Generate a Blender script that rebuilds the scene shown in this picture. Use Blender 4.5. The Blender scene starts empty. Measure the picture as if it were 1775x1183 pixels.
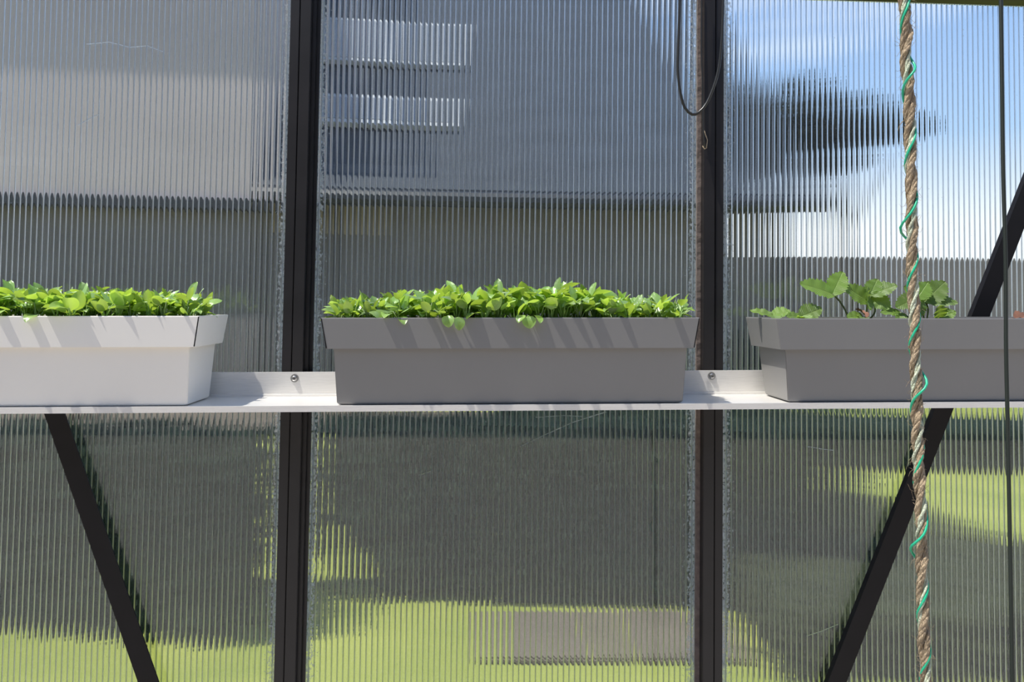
import bpy, bmesh, math, random
from mathutils import Vector, Matrix

sc = bpy.context.scene
random.seed(7)

# ------------------------------------------------------------------ camera
F = 1336.0
cx, cy, cz = -0.0446, -1.14528, 0.13157
yaw, pit, rol, ppy = -0.04516, 0.03976, 0.01333, 474.859
fw = Vector((-math.sin(yaw) * math.cos(pit), math.cos(yaw) * math.cos(pit), math.sin(pit)))
r0 = fw.cross(Vector((0, 0, 1))).normalized()
u0 = r0.cross(fw)
rt = math.cos(rol) * r0 + math.sin(rol) * u0
up = -math.sin(rol) * r0 + math.cos(rol) * u0
cam_d = bpy.data.cameras.new('camera')
cam_d.sensor_fit = 'HORIZONTAL'
cam_d.sensor_width = 36.0
cam_d.lens = F / 1775 * 36.0
cam_d.shift_y = -(591.5 - ppy) / 1775
cam_d.clip_start = 0.02
cam = bpy.data.objects.new('camera', cam_d)
sc.collection.objects.link(cam)
cam.matrix_world = Matrix(((rt.x, up.x, -fw.x, cx), (rt.y, up.y, -fw.y, cy), (rt.z, up.z, -fw.z, cz), (0, 0, 0, 1)))
sc.camera = cam

# ------------------------------------------------------------------ sky, sun, exposure
SUN = Vector((-0.40, -0.16, 0.90)).normalized()
w = bpy.data.worlds.new('sky')
sc.world = w
w.use_nodes = True
nt = w.node_tree
nt.nodes.clear()
N = nt.nodes.new
out = N('ShaderNodeOutputWorld'); bg = N('ShaderNodeBackground')
tc = N('ShaderNodeTexCoord'); sep = N('ShaderNodeSeparateXYZ')
nt.links.new(tc.outputs['Generated'], sep.inputs[0])
ramp = N('ShaderNodeValToRGB')
cr = ramp.color_ramp
cr.elements[0].position = 0.0; cr.elements[0].color = (1.30, 1.30, 1.30, 1)
cr.elements[1].position = 1.0; cr.elements[1].color = (0.18, 0.33, 0.70, 1)
e = cr.elements.new(0.10); e.color = (1.25, 1.28, 1.32, 1)
e = cr.elements.new(0.20); e.color = (0.60, 0.86, 1.25, 1)
e = cr.elements.new(0.40); e.color = (0.37, 0.60, 1.08, 1)
nt.links.new(sep.outputs['Z'], ramp.inputs[0])
mp = N('ShaderNodeMapping'); mp.inputs['Scale'].default_value = (1.6, 1.6, 4.5)
nt.links.new(tc.outputs['Generated'], mp.inputs[0])
ns = N('ShaderNodeTexNoise'); ns.inputs['Scale'].default_value = 1.7; ns.inputs['Detail'].default_value = 6
nt.links.new(mp.outputs[0], ns.inputs['Vector'])
cl = N('ShaderNodeValToRGB'); cl.color_ramp.elements[0].position = 0.52; cl.color_ramp.elements[1].position = 0.72
nt.links.new(ns.outputs['Fac'], cl.inputs[0])
mx = N('ShaderNodeMixRGB'); mx.inputs['Color2'].default_value = (1.35, 1.35, 1.36, 1)
nt.links.new(cl.outputs[0], mx.inputs['Fac']); nt.links.new(ramp.outputs[0], mx.inputs['Color1'])
nt.links.new(mx.outputs[0], bg.inputs['Color'])
bg.inputs['Strength'].default_value = 1.0
nt.links.new(bg.outputs[0], out.inputs[0])

sun_d = bpy.data.lights.new('sun', 'SUN')
sun_d.energy = 6.0
sun_d.angle = math.radians(0.6)
sun_d.color = (1.0, 0.95, 0.86)
sun = bpy.data.objects.new('sun', sun_d)
sc.collection.objects.link(sun)
sun.rotation_euler = SUN.to_track_quat('Z', 'Y').to_euler()
sun.location = SUN * 12

sc.view_settings.view_transform = 'Standard'
sc.view_settings.look = 'None'
sc.view_settings.gamma = 1.0
sc.view_settings.use_curve_mapping = False
sc.view_settings.exposure = 0.0


# ------------------------------------------------------------------ helpers
def link(o):
    sc.collection.objects.link(o)
    return o


def mesh(name, verts, faces, mat=None, parent=None, smooth=False):
    me = bpy.data.meshes.new(name)
    me.from_pydata([tuple(v) for v in verts], [], faces)
    me.update()
    if smooth:
        for p in me.polygons:
            p.use_smooth = True
    if mat:
        me.materials.append(mat)
    o = link(bpy.data.objects.new(name, me))
    if parent:
        o.parent = parent
    return o


def inst(src, name, parent=None, loc=(0, 0, 0), rot=(0, 0, 0), scale=(1, 1, 1)):
    o = link(bpy.data.objects.new(name, src if isinstance(src, bpy.types.Mesh) else src.data))
    o.parent = parent
    o.location = loc; o.rotation_euler = rot; o.scale = scale
    return o


def empty(name, loc=(0, 0, 0), rot=(0, 0, 0)):
    o = link(bpy.data.objects.new(name, None))
    o.location = loc; o.rotation_euler = rot
    o.empty_display_size = 0.05
    return o


def tag(o, label, cat=None, group=None, kind=None):
    if label: o['label'] = label
    if cat: o['category'] = cat
    if group: o['group'] = group
    if kind: o['kind'] = kind
    return o


class MB:
    """collects vertices and faces of one mesh"""
    def __init__(s): s.v = []; s.f = []

    def box(s, x0, x1, y0, y1, z0, z1):
        b = len(s.v)
        s.v += [(x, y, z) for z in (z0, z1) for y in (y0, y1) for x in (x0, x1)]
        s.f += [tuple(b + i for i in q) for q in ((0, 2, 3, 1), (4, 5, 7, 6), (0, 1, 5, 4), (2, 6, 7, 3), (0, 4, 6, 2), (1, 3, 7, 5))]
        return s

    def prism(s, prof, z0, z1):
        """prof: counter-clockwise (x, y) list extruded in z"""
        b = len(s.v); n = len(prof)
        s.v += [(x, y, z0) for x, y in prof] + [(x, y, z1) for x, y in prof]
        for i in range(n):
            j = (i + 1) % n
            s.f.append((b + i, b + j, b + n + j, b + n + i))
        s.f.append(tuple(b + i for i in reversed(range(n))))
        s.f.append(tuple(b + n + i for i in range(n)))
        return s

    def prism_x(s, prof, x0, x1):
        """prof: (y, z) list extruded in x"""
        b = len(s.v); n = len(prof)
        s.v += [(x0, y, z) for y, z in prof] + [(x1, y, z) for y, z in prof]
        for i in range(n):
            j = (i + 1) % n
            s.f.append((b + i, b + j, b + n + j, b + n + i))
        s.f.append(tuple(b + i for i in reversed(range(n))))
        s.f.append(tuple(b + n + i for i in range(n)))
        return s

    def tube(s, pts, rad, n=8, cap=True):
        pts = [Vector(p) for p in pts]
        b = len(s.v); ref = Vector((0, 1, 0.05)).normalized()
        for i, p in enumerate(pts):
            t = (pts[min(i + 1, len(pts) - 1)] - pts[max(i - 1, 0)]).normalized()
            a = t.cross(ref)
            if a.length < 1e-4: a = t.cross(Vector((1, 0, 0)))
            a.normalize(); c = t.cross(a)
            r = rad[i] if isinstance(rad, (list, tuple)) else rad
            for k in range(n):
                th = 2 * math.pi * k / n
                s.v.append(tuple(p + a * (r * math.cos(th)) + c * (r * math.sin(th))))
        for i in range(len(pts) - 1):
            for k in range(n):
                l = (k + 1) % n
                s.f.append((b + i * n + k, b + i * n + l, b + (i + 1) * n + l, b + (i + 1) * n + k))
        if cap:
            s.f.append(tuple(b + k for k in reversed(range(n))))
            s.f.append(tuple(b + (len(pts) - 1) * n + k for k in range(n)))
        return s

    def build(s, name, mat, parent=None, smooth=False, bevel=0.0):
        o = mesh(name, s.v, s.f, mat, parent, smooth)
        bm = bmesh.new(); bm.from_mesh(o.data)
        bmesh.ops.recalc_face_normals(bm, faces=bm.faces)
        if bevel:
            bmesh.ops.bevel(bm, geom=bm.edges[:], offset=bevel, segments=2, affect='EDGES', clamp_overlap=True)
        bm.to_mesh(o.data); bm.free()
        if smooth:
            for p in o.data.polygons: p.use_smooth = True
        return o


def material(name):
    m = bpy.data.materials.new(name)
    m.use_nodes = True
    m.node_tree.nodes.clear()
    t = m.node_tree
    o = t.nodes.new('ShaderNodeOutputMaterial')
    return m, t, o


def pbr(name, col, rough=0.5, metal=0.0, var=0.0, vscale=8.0, bump=0.0, bscale=60.0, spec=0.5, stretch=(1, 1, 1), col2=None):
    m, t, o = material(name)
    p = t.nodes.new('ShaderNodeBsdfPrincipled')
    t.links.new(p.outputs[0], o.inputs[0])
    p.inputs['Roughness'].default_value = rough
    p.inputs['Metallic'].default_value = metal
    p.inputs['Specular IOR Level'].default_value = spec
    c = t.nodes.new('ShaderNodeTexCoord')
    mpn = t.nodes.new('ShaderNodeMapping'); mpn.inputs['Scale'].default_value = stretch
    t.links.new(c.outputs['Object'], mpn.inputs[0])
    if var or col2:
        n = t.nodes.new('ShaderNodeTexNoise'); n.inputs['Scale'].default_value = vscale; n.inputs['Detail'].default_value = 5
        t.links.new(mpn.outputs[0], n.inputs['Vector'])
        rmp = t.nodes.new('ShaderNodeValToRGB')
        rmp.color_ramp.elements[0].position = 0.3; rmp.color_ramp.elements[1].position = 0.7
        a = [max(0, x * (1 - var)) for x in col]
        b = col2 if col2 else [min(1, x * (1 + var)) for x in col]
        rmp.color_ramp.elements[0].color = (*a, 1); rmp.color_ramp.elements[1].color = (*b, 1)
        t.links.new(n.outputs['Fac'], rmp.inputs[0]); t.links.new(rmp.outputs[0], p.inputs['Base Color'])
    else:
        p.inputs['Base Color'].default_value = (*col, 1)
    if bump:
        n2 = t.nodes.new('ShaderNodeTexNoise'); n2.inputs['Scale'].default_value = bscale; n2.inputs['Detail'].default_value = 4
        t.links.new(mpn.outputs[0], n2.inputs['Vector'])
        bp = t.nodes.new('ShaderNodeBump'); bp.inputs['Strength'].default_value = bump; bp.inputs['Distance'].default_value = 0.01
        t.links.new(n2.outputs['Fac'], bp.inputs['Height']); t.links.new(bp.outputs[0], p.inputs['Normal'])
    return m


def leaf_mat(name, dif, tra, gloss=0.10, rough=0.42, dark=0.55, veins=False):
    """thin leaf: reflects, lets light through and has a waxy sheen; hue differs from leaf to leaf"""
    m, t, o = material(name)
    oi = t.nodes.new('ShaderNodeObjectInfo')
    hsv = []
    for col in (dif, tra):
        h = t.nodes.new('ShaderNodeMixRGB')
        h.inputs['Color1'].default_value = (*[x * dark for x in col], 1)
        h.inputs['Color2'].default_value = (*[min(1, x * 1.25) for x in col], 1)
        t.links.new(oi.outputs['Random'], h.inputs['Fac'])
        hsv.append(h)
    d = t.nodes.new('ShaderNodeBsdfDiffuse'); tr = t.nodes.new('ShaderNodeBsdfTranslucent'); g = t.nodes.new('ShaderNodeBsdfGlossy')
    g.inputs['Roughness'].default_value = rough; g.inputs['Color'].default_value = (0.9, 0.95, 0.9, 1)
    t.links.new(hsv[0].outputs[0], d.inputs[0]); t.links.new(hsv[1].outputs[0], tr.inputs[0])
    m1 = t.nodes.new('ShaderNodeMixShader'); m1.inputs[0].default_value = 0.5
    t.links.new(d.outputs[0], m1.inputs[1]); t.links.new(tr.outputs[0], m1.inputs[2])
    lw = t.nodes.new('ShaderNodeLayerWeight'); lw.inputs['Blend'].default_value = 0.5
    pw = t.nodes.new('ShaderNodeMath'); pw.operation = 'POWER'; pw.inputs[1].default_value = 3.0
    ma = t.nodes.new('ShaderNodeMath'); ma.operation = 'MULTIPLY_ADD'; ma.inputs[1].default_value = gloss * 2.2; ma.inputs[2].default_value = gloss * 0.4
    t.links.new(lw.outputs['Facing'], pw.inputs[0]); t.links.new(pw.outputs[0], ma.inputs[0])
    m2 = t.nodes.new('ShaderNodeMixShader')
    t.links.new(ma.outputs[0], m2.inputs[0])
    t.links.new(m1.outputs[0], m2.inputs[1]); t.links.new(g.outputs[0], m2.inputs[2])
    c = t.nodes.new('ShaderNodeTexCoord')
    n2 = t.nodes.new('ShaderNodeTexNoise'); n2.inputs['Scale'].default_value = 140
    t.links.new(c.outputs['Object'], n2.inputs['Vector'])
    bp = t.nodes.new('ShaderNodeBump'); bp.inputs['Strength'].default_value = 0.25; bp.inputs['Distance'].default_value = 0.003
    t.links.new(n2.outputs['Fac'], bp.inputs['Height'])
    if veins:
        def mth(op, a, b=None):
            k = t.nodes.new('ShaderNodeMath'); k.operation = op
            for i, q in enumerate((a, b)):
                if q is None: continue
                if isinstance(q, (int, float)): k.inputs[i].default_value = q
                else: t.links.new(q, k.inputs[i])
            return k.outputs[0]
        sp = t.nodes.new('ShaderNodeSeparateXYZ'); t.links.new(c.outputs['Object'], sp.inputs[0])
        ax = mth('ABSOLUTE', sp.outputs['X'])
        wv = mth('SINE', mth('MULTIPLY', mth('SUBTRACT', sp.outputs['Y'], mth('MULTIPLY', ax, 0.8)), 1250.0))
        wv = mth('POWER', mth('ABSOLUTE', wv), 0.5)
        mid = mth('MINIMUM', mth('MULTIPLY', ax, 1400.0), 1.0)
        wv = mth('MULTIPLY', wv, mid)
        t.links.new(mth('ADD', mth('MULTIPLY', n2.outputs['Fac'], 0.4), wv), bp.inputs['Height'])
        bp.inputs['Strength'].default_value = 0.5; bp.inputs['Distance'].default_value = 0.0012
        for h in hsv:   # the veins are paler than the blade
            vx = t.nodes.new('ShaderNodeMixRGB'); vx.blend_type = 'MIX'
            t.links.new(mth('MULTIPLY', mth('SUBTRACT', 1.0, wv), 0.22), vx.inputs['Fac'])
            t.links.new(h.outputs[0], vx.inputs['Color1']); vx.inputs['Color2'].default_value = (0.50, 0.62, 0.25, 1)
            for l in list(h.outputs[0].links):
                if l.to_node != vx: t.links.new(vx.outputs[0], l.to_socket)
    for s in (d, g): t.links.new(bp.outputs[0], s.inputs['Normal'])
    t.links.new(m2.outputs[0], o.inputs[0])
    return m


def pane_mat(name):
    """clear polycarbonate with a faint dusty film, dirt specks along the glazing bars"""
    m, t, o = material(name)
    g = t.nodes.new('ShaderNodeBsdfGlass'); g.inputs['IOR'].default_value = 1.55; g.inputs['Roughness'].default_value = 0.018
    g.inputs['Color'].default_value = (0.93, 0.96, 0.97, 1)
    d = t.nodes.new('ShaderNodeBsdfDiffuse'); d.inputs[0].default_value = (0.75, 0.76, 0.78, 1)
    tr = t.nodes.new('ShaderNodeBsdfTranslucent'); tr.inputs[0].default_value = (0.75, 0.77, 0.80, 1)
    film = t.nodes.new('ShaderNodeMixShader'); film.inputs[0].default_value = 0.5
    t.links.new(d.outputs[0], film.inputs[1]); t.links.new(tr.outputs[0], film.inputs[2])
    c = t.nodes.new('ShaderNodeTexCoord'); s = t.nodes.new('ShaderNodeSeparateXYZ')
    t.links.new(c.outputs['Object'], s.inputs[0])
    ab = t.nodes.new('ShaderNodeMath'); ab.operation = 'ABSOLUTE'
    t.links.new(s.outputs['X'], ab.inputs[0])
    edge = t.nodes.new('ShaderNodeMapRange')
    edge.inputs['From Min'].default_value = 0.262; edge.inputs['From Max'].default_value = 0.286
    edge.inputs['To Min'].default_value = 0.0; edge.inputs['To Max'].default_value = 0.36
    t.links.new(ab.outputs[0], edge.inputs['Value'])
    mpn = t.nodes.new('ShaderNodeMapping'); mpn.inputs['Scale'].default_value = (1, 1, 0.8)
    t.links.new(c.outputs['Object'], mpn.inputs[0])
    n = t.nodes.new('ShaderNodeTexNoise'); n.inputs['Scale'].default_value = 260; n.inputs['Detail'].default_value = 3
    t.links.new(mpn.outputs[0], n.inputs['Vector'])
    add = t.nodes.new('ShaderNodeMath'); add.operation = 'ADD'
    t.links.new(n.outputs['Fac'], add.inputs[0]); t.links.new(edge.outputs[0], add.inputs[1])
    th = t.nodes.new('ShaderNodeMapRange')
    th.inputs['From Min'].default_value = 0.70; th.inputs['From Max'].default_value = 0.82
    th.inputs['To Min'].default_value = 0.022; th.inputs['To Max'].default_value = 0.6
    t.links.new(add.outputs[0], th.inputs['Value'])
    mxs = t.nodes.new('ShaderNodeMixShader')
    t.links.new(th.outputs[0], mxs.inputs[0]); t.links.new(g.outputs[0], mxs.inputs[1]); t.links.new(film.outputs[0], mxs.inputs[2])
    t.links.new(mxs.outputs[0], o.inputs[0])
    return m


def rib_mat(name):
    m, t, o = material(name)
    g = t.nodes.new('ShaderNodeBsdfGlass'); g.inputs['IOR'].default_value = 1.4; g.inputs['Roughness'].default_value = 0.30
    g.inputs['Color'].default_value = (0.86, 0.88, 0.90, 1)
    d = t.nodes.new('ShaderNodeBsdfDiffuse'); d.inputs[0].default_value = (0.62, 0.65, 0.68, 1)
    tr = t.nodes.new('ShaderNodeBsdfTranslucent'); tr.inputs[0].default_value = (0.6, 0.64, 0.68, 1)
    a = t.nodes.new('ShaderNodeMixShader'); a.inputs[0].default_value = 0.55
    t.links.new(d.outputs[0], a.inputs[1]); t.links.new(tr.outputs[0], a.inputs[2])
    b = t.nodes.new('ShaderNodeMixShader'); b.inputs[0].default_value = 0.07
    t.links.new(g.outputs[0], b.inputs[1]); t.links.new(a.outputs[0], b.inputs[2])
    t.links.new(b.outputs[0], o.inputs[0])
    return m


M = {}
M['pane'] = pane_mat('polycarbonate')
M['rib'] = rib_mat('polycarbonate_rib')
M['bar'] = pbr('dark_bronze_aluminium', (0.016, 0.0145, 0.0155), 0.40, 0.0, var=0.15, vscale=30, spec=0.45)
M['brace'] = pbr('black_painted_steel', (0.007, 0.006, 0.007), 0.5, 0.0, var=0.2, vscale=30, spec=0.25)
M['gasket'] = pbr('brown_foam_seal', (0.16, 0.125, 0.11), 0.9, var=0.3, vscale=120, bump=0.3)
M['alu'] = pbr('brushed_aluminium', (0.84, 0.82, 0.79), 0.36, 0.45, var=0.06, vscale=30, bump=0.05, bscale=20, stretch=(2, 60, 60))
M['screw'] = pbr('zinc_screw', (0.45, 0.44, 0.43), 0.35, 1.0)
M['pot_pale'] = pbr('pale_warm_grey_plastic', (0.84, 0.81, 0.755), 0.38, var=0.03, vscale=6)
M['pot_grey'] = pbr('mid_grey_plastic', (0.225, 0.22, 0.215), 0.36, var=0.03, vscale=6)
M['soil'] = pbr('potting_soil', (0.035, 0.024, 0.017), 0.95, var=0.5, vscale=90, bump=1.0, bscale=150)
M['seed_leaf'] = leaf_mat('seedling_leaf', (0.27, 0.45, 0.11), (0.52, 0.72, 0.07), gloss=0.16, rough=0.38, dark=0.62)
M['seed_stem'] = leaf_mat('seedling_stem', (0.30, 0.46, 0.12), (0.38, 0.55, 0.08))
M['straw_leaf'] = leaf_mat('strawberry_leaf', (0.18, 0.31, 0.05), (0.42, 0.62, 0.05), dark=0.6, gloss=0.08, veins=True)
M['straw_stem'] = leaf_mat('strawberry_stalk', (0.26, 0.30, 0.11), (0.20, 0.25, 0.06))
M['dry_leaf'] = pbr('dried_leaf', (0.22, 0.10, 0.06), 0.8, var=0.4, vscale=60)
M['jute'] = pbr('jute_twine', (0.47, 0.36, 0.235), 0.9, var=0.3, vscale=160, bump=0.9, bscale=420, stretch=(1, 1, 0.25))
M['pale_string'] = pbr('pale_green_string', (0.52, 0.56, 0.42), 0.8, var=0.2, vscale=140, bump=0.4, bscale=500)
M['green_wire'] = pbr('green_plastic_wire', (0.015, 0.42, 0.23), 0.35)
M['cord'] = pbr('dark_green_cord', (0.010, 0.016, 0.012), 0.6)
M['cable'] = pbr('black_cable', (0.020, 0.019, 0.016), 0.32)
M['lawn'] = pbr('lawn', (0.25, 0.30, 0.04), 0.95, var=0.22, vscale=2.6, bump=0.6, bscale=70, col2=(0.32, 0.34, 0.065))
M['hedge'] = pbr('dark_hedge_foliage', (0.009, 0.020, 0.010), 0.85, var=0.5, vscale=22, spec=0.2)
M['olive'] = pbr('olive_ground_cover', (0.030, 0.036, 0.014), 0.9, var=0.4, vscale=9, spec=0.2)
M['tree'] = pbr('dark_tree_foliage', (0.020, 0.026, 0.022), 0.85, var=0.4, vscale=3, spec=0.2)
M['bark'] = pbr('bark', (0.05, 0.04, 0.03), 0.9, var=0.4, vscale=14, bump=0.6)
M['slate'] = pbr('slate_roof', (0.042, 0.049, 0.060), 0.55, var=0.3, vscale=3.2, bump=0.3, bscale=12, spec=0.25)
M['render'] = pbr('pale_grey_render', (0.50, 0.43, 0.415), 0.9, var=0.12, vscale=1.2)
M['brick'] = pbr('brown_brickwork', (0.175, 0.157, 0.15), 0.9, var=0.25, vscale=2.0)
M['blocker_brick'] = pbr('blocker_light_brown_brick', (0.17, 0.145, 0.125), 0.9, var=0.2, vscale=2.0)
M['tan'] = pbr('tan_timber', (0.36, 0.29, 0.20), 0.8, var=0.15, vscale=5)
M['frame_white'] = pbr('white_window_frame', (0.45, 0.45, 0.44), 0.5)
M['glass_dark'] = pbr('window_glass', (0.24, 0.245, 0.25), 0.15, spec=0.5)
M['gutter'] = pbr('dark_gutter', (0.018, 0.020, 0.025), 0.5)
M['paving'] = pbr('sandstone_paving', (0.125, 0.10, 0.075), 0.9, var=0.2, vscale=5)
M['fence'] = pbr('weathered_fence_boards', (0.24, 0.21, 0.20), 0.9, var=0.3, vscale=4, stretch=(1, 1, 0.2))
M['gravel'] = pbr('gravel_floor', (0.46, 0.415, 0.36), 0.95, var=0.3, vscale=60, bump=0.8, bscale=90)

ZG = -0.9           # ground level
TILT = 0.01313      # the shelf falls slightly to the left
def shelf_z(x): return TILT * x

# ------------------------------------------------------------------ greenhouse wall: panels
PITCH = 0.00821
ZTOP, ZBOT = 0.606, -0.86
rib_src = None
def make_panel(name, xc, width, label):
    global rib_src
    nf = int(round(width / PITCH)); hw = nf * PITCH / 2; seg = 8
    prof = []
    for i in range(nf * seg + 1):
        x = -hw + i * PITCH / seg
        prof.append((x, 0.0042 + 0.00015 * math.cos(2 * math.pi * i / seg) + 0.00002 * math.sin(i * 0.37)))
    v, f = [], []
    n = len(prof)
    h = (ZTOP - ZBOT) / 2; zc = (ZTOP + ZBOT) / 2
    for z in (-h, h):
        v += [(x, y, z) for x, y in prof]
    for i in range(n - 1): f.append((i, n + i, n + i + 1, i + 1))
    b = len(v)
    v += [(-hw, 0, -h), (hw, 0, -h), (-hw, 0, h), (hw, 0, h)]
    f.append((b, b + 1, b + 3, b + 2))
    f.append((0, b, b + 2, n)); f.append((n - 1, 2 * n - 1, b + 3, b + 1))
    f.append(tuple(range(n)) + (b + 1, b)); f.append((b + 2, b + 3) + tuple(reversed(range(n, 2 * n))))
    o = mesh(name, v, f, M['pane'])
    bm = bmesh.new(); bm.from_mesh(o.data); bmesh.ops.recalc_face_normals(bm, faces=bm.faces); bm.to_mesh(o.data); bm.free()
    for p in o.data.polygons:
        p.use_smooth = abs(p.normal.z) < 0.5 and p.normal.y > 0.5
    bm = bmesh.new(); bm.from_mesh(o.data)
    for ed in bm.edges:
        if not all(fc.smooth for fc in ed.link_faces): ed.smooth = False
    bm.to_mesh(o.data); bm.free()
    o.location = (xc, 0, zc)
    tag(o, label, kind='structure')
    # the webs between the flutes: slim half-round ribs on the inner face
    if rib_src is None:
        k = 7; R = 0.00105
        pr = [(R * math.cos(math.pi * j / (k - 1)), -0.0002 - 0.0011 * math.sin(math.pi * j / (k - 1))) for j in range(k)]
        pr = list(reversed(pr))
        r = MB().prism(pr, -h, h).build('rib', M['rib'], o)
        rib_src = r.data
        r.location = (-hw + PITCH / 2, 0, 0)
        first = 1
    else:
        first = 0
    for i in range(first, nf):
        inst(rib_src, 'rib', o, (-hw + PITCH * (i + 0.5) , 0, 0))
    return o

win_l = make_panel('window_1', -0.610, 0.585, 'fluted clear polycarbonate panel behind the pale planter')
win_m = make_panel('window_2', 0.0, 0.585, 'fluted clear polycarbonate panel behind the grey planter of seedlings')
win_r = make_panel('window_3', 0.610, 0.585, 'fluted clear polycarbonate panel behind the strawberry planter with sky showing')

# scratches on the panels
def scratch(win, pts, r=0.0004):
    p = [(x - win.location.x, -0.0018, z - win.location.z) for x, z in pts]
    MB().tube(p, r, 5).build('scratch', M['rib'], win)
scratch(win_m, [(0.022, -0.078), (0.06, -0.060), (0.10, -0.042), (0.150, -0.026)], 0.0005)
scratch(win_m, [(0.045, -0.035), (0.085, -0.032), (0.115, -0.033)], 0.0003)
scratch(win_m, [(-0.125, -0.12), (-0.115, -0.117), (-0.108, -0.114)], 0.0005)
scratch(win_l, [(-0.622, 0.505), (-0.59, 0.509), (-0.56, 0.502), (-0.535, 0.505), (-0.512, 0.497)], 0.0005)
scratch(win_l, [(-0.63, 0.385), (-0.612, 0.396), (-0.600, 0.402)], 0.0005)
scratch(win_r, [(0.452, -0.075), (0.475, -0.079), (0.495, -0.081)], 0.0004)
scratch(win_r, [(0.452, -0.355), (0.475, -0.348), (0.50, -0.338)], 0.0005)

# ------------------------------------------------------------------ glazing bars and rails
def glazing_bar(name, xc, label, flip):
    root = empty(name, (xc, 0, ZG))
    tag(root, label, kind='structure')
    H = 0.612 - ZG
    s = -1 if flip else 1
    def strip(a, b, y, n='bar_face'):
        x0, x1 = sorted((s * a, s * b))
        return MB().box(x0, x1, y, -0.0005, 0, H).build(n, M['bar'], root, bevel=0.0006)
    if not flip:
        strip(-0.0185, -0.0052, -0.0185)                     # outer face
        strip(-0.0052, -0.0036, -0.010, 'groove')
        strip(-0.0036, 0.0120, -0.0205)                      # cover face
        strip(0.0120, 0.0175, -0.012, 'side_lip')
        MB().box(0.0178, 0.0225, -0.0045, -0.0016, 0, H).build('seal_strip', M['bar'], root)
    else:
        MB().box(-0.0148, 0.0015, -0.0205, -0.0005, 0, H).build('bar_face', M['bar'], root, bevel=0.0006)
        MB().box(0.0015, 0.0032, -0.010, -0.0005, 0, H).build('groove', M['bar'], root)
        MB().box(0.0032, 0.0152, -0.0185, -0.0005, 0, H).build('bar_face', M['bar'], root, bevel=0.0006)
        MB().box(-0.0215, -0.0152, -0.0065, -0.0016, 0, H).build('seal_strip', M['gasket'], root)
    return root

glazing_bar('trim_1', -0.305, 'dark bronze glazing bar between the pale planter and the middle planter', False)
glazing_bar('trim_2', 0.305, 'dark bronze glazing bar behind the hanging cable loop', True)
er = MB()
er.prism_x([(-0.004, 0.6145), (0.02, 0.6145), (0.02, 0.67), (-0.012, 0.67), (-0.012, 0.655), (-0.004, 0.655)], -0.92, 0.92)
tag(er.build('trim_3', M['bar']), 'dark eaves rail along the top of the wall panels', kind='structure')
sr = MB().prism_x([(-0.03, ZG), (0.03, ZG), (0.03, ZBOT - 0.002), (-0.03, ZBOT - 0.002)], -0.92, 0.92)
tag(sr.build('trim_4', M['bar']), 'dark sill rail at the foot of the wall panels', kind='structure')

# ------------------------------------------------------------------ diagonal braces
def brace(label, p0, p1, wd):
    a = Vector((p0[0], 0, p0[1])); b = Vector((p1[0], 0, p1[1]))
    d = (b - a); L = d.length; d.normalize()
    root = empty('diagonal_brace', (p0[0], -0.0125, p0[1]), (0, math.atan2(d.x, d.z), 0))
    tag(root, label, 'brace', 'diagonal braces of the greenhouse wall')
    MB().box(-wd / 2, wd / 2, -0.0012, 0.0012, 0, L).build('flat_bar', M['brace'], root)
    MB().box(-wd / 2, -wd / 2 + 0.002, 0.0012, 0.009, 0, L).build('edge_flange', M['brace'], root)
    for z in (0.02, L - 0.02):
        MB().tube([(0, -0.0012, z), (0, -0.004, z)], [0.006, 0.005], 10).build('bolt', M['screw'], root)
    return root
brace('black diagonal brace slanting down to the right under the pale planter', (-0.331, -0.852), (-0.688, 0.088), 0.0268)
brace('black diagonal brace slanting up to the right behind the strawberry planter', (0.332, -0.806), (0.857, 0.466), 0.0262)

# ------------------------------------------------------------------ shelf
shelf = empty('shelf', (0, 0, 0), (0, -math.atan(TILT), 0))
tag(shelf, 'narrow silver aluminium shelf carrying the planters along the wall', 'shelf')
SX = 0.905
MB().prism_x([(-0.130, -0.0018), (-0.024, -0.0018), (-0.024, 0.0), (-0.130, 0.0)], -SX, SX).build('shelf_plate', M['alu'], shelf)
MB().prism_x([(-0.0237, -0.0018), (-0.0215, -0.0018), (-0.0215, 0.0347), (-0.0237, 0.0347)], -SX, SX).build('back_flange', M['alu'], shelf)
MB().prism_x([(-0.0262, 0.0001), (-0.0239, 0.0001), (-0.0239, 0.0034), (-0.0262, 0.0030)], -SX, SX).build('fold', M['alu'], shelf)
MB().prism_x([(-0.132, -0.0075), (-0.1302, -0.0075), (-0.1302, 0.0004), (-0.132, 0.0004)], -SX, SX).build('front_lip', M['alu'], shelf)
for x, z in ((-0.3031, 0.0258), (0.3016, 0.0266)):
    sb = MB().tube([(x, -0.0238, z), (x, -0.0246, z)], 0.0058, 16).build('washer', M['screw'], shelf)
    sb2 = MB().tube([(x, -0.0246, z), (x, -0.0268, z), (x, -0.0275, z)], [0.0040, 0.0038, 0.0026], 12).build('screw_head', M['screw'], sb)
    MB().box(x - 0.0016, x + 0.0016, -0.0279, -0.0274, z - 0.0005, z + 0.0005).build('screw_slot', M['brace'], sb)

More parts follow.
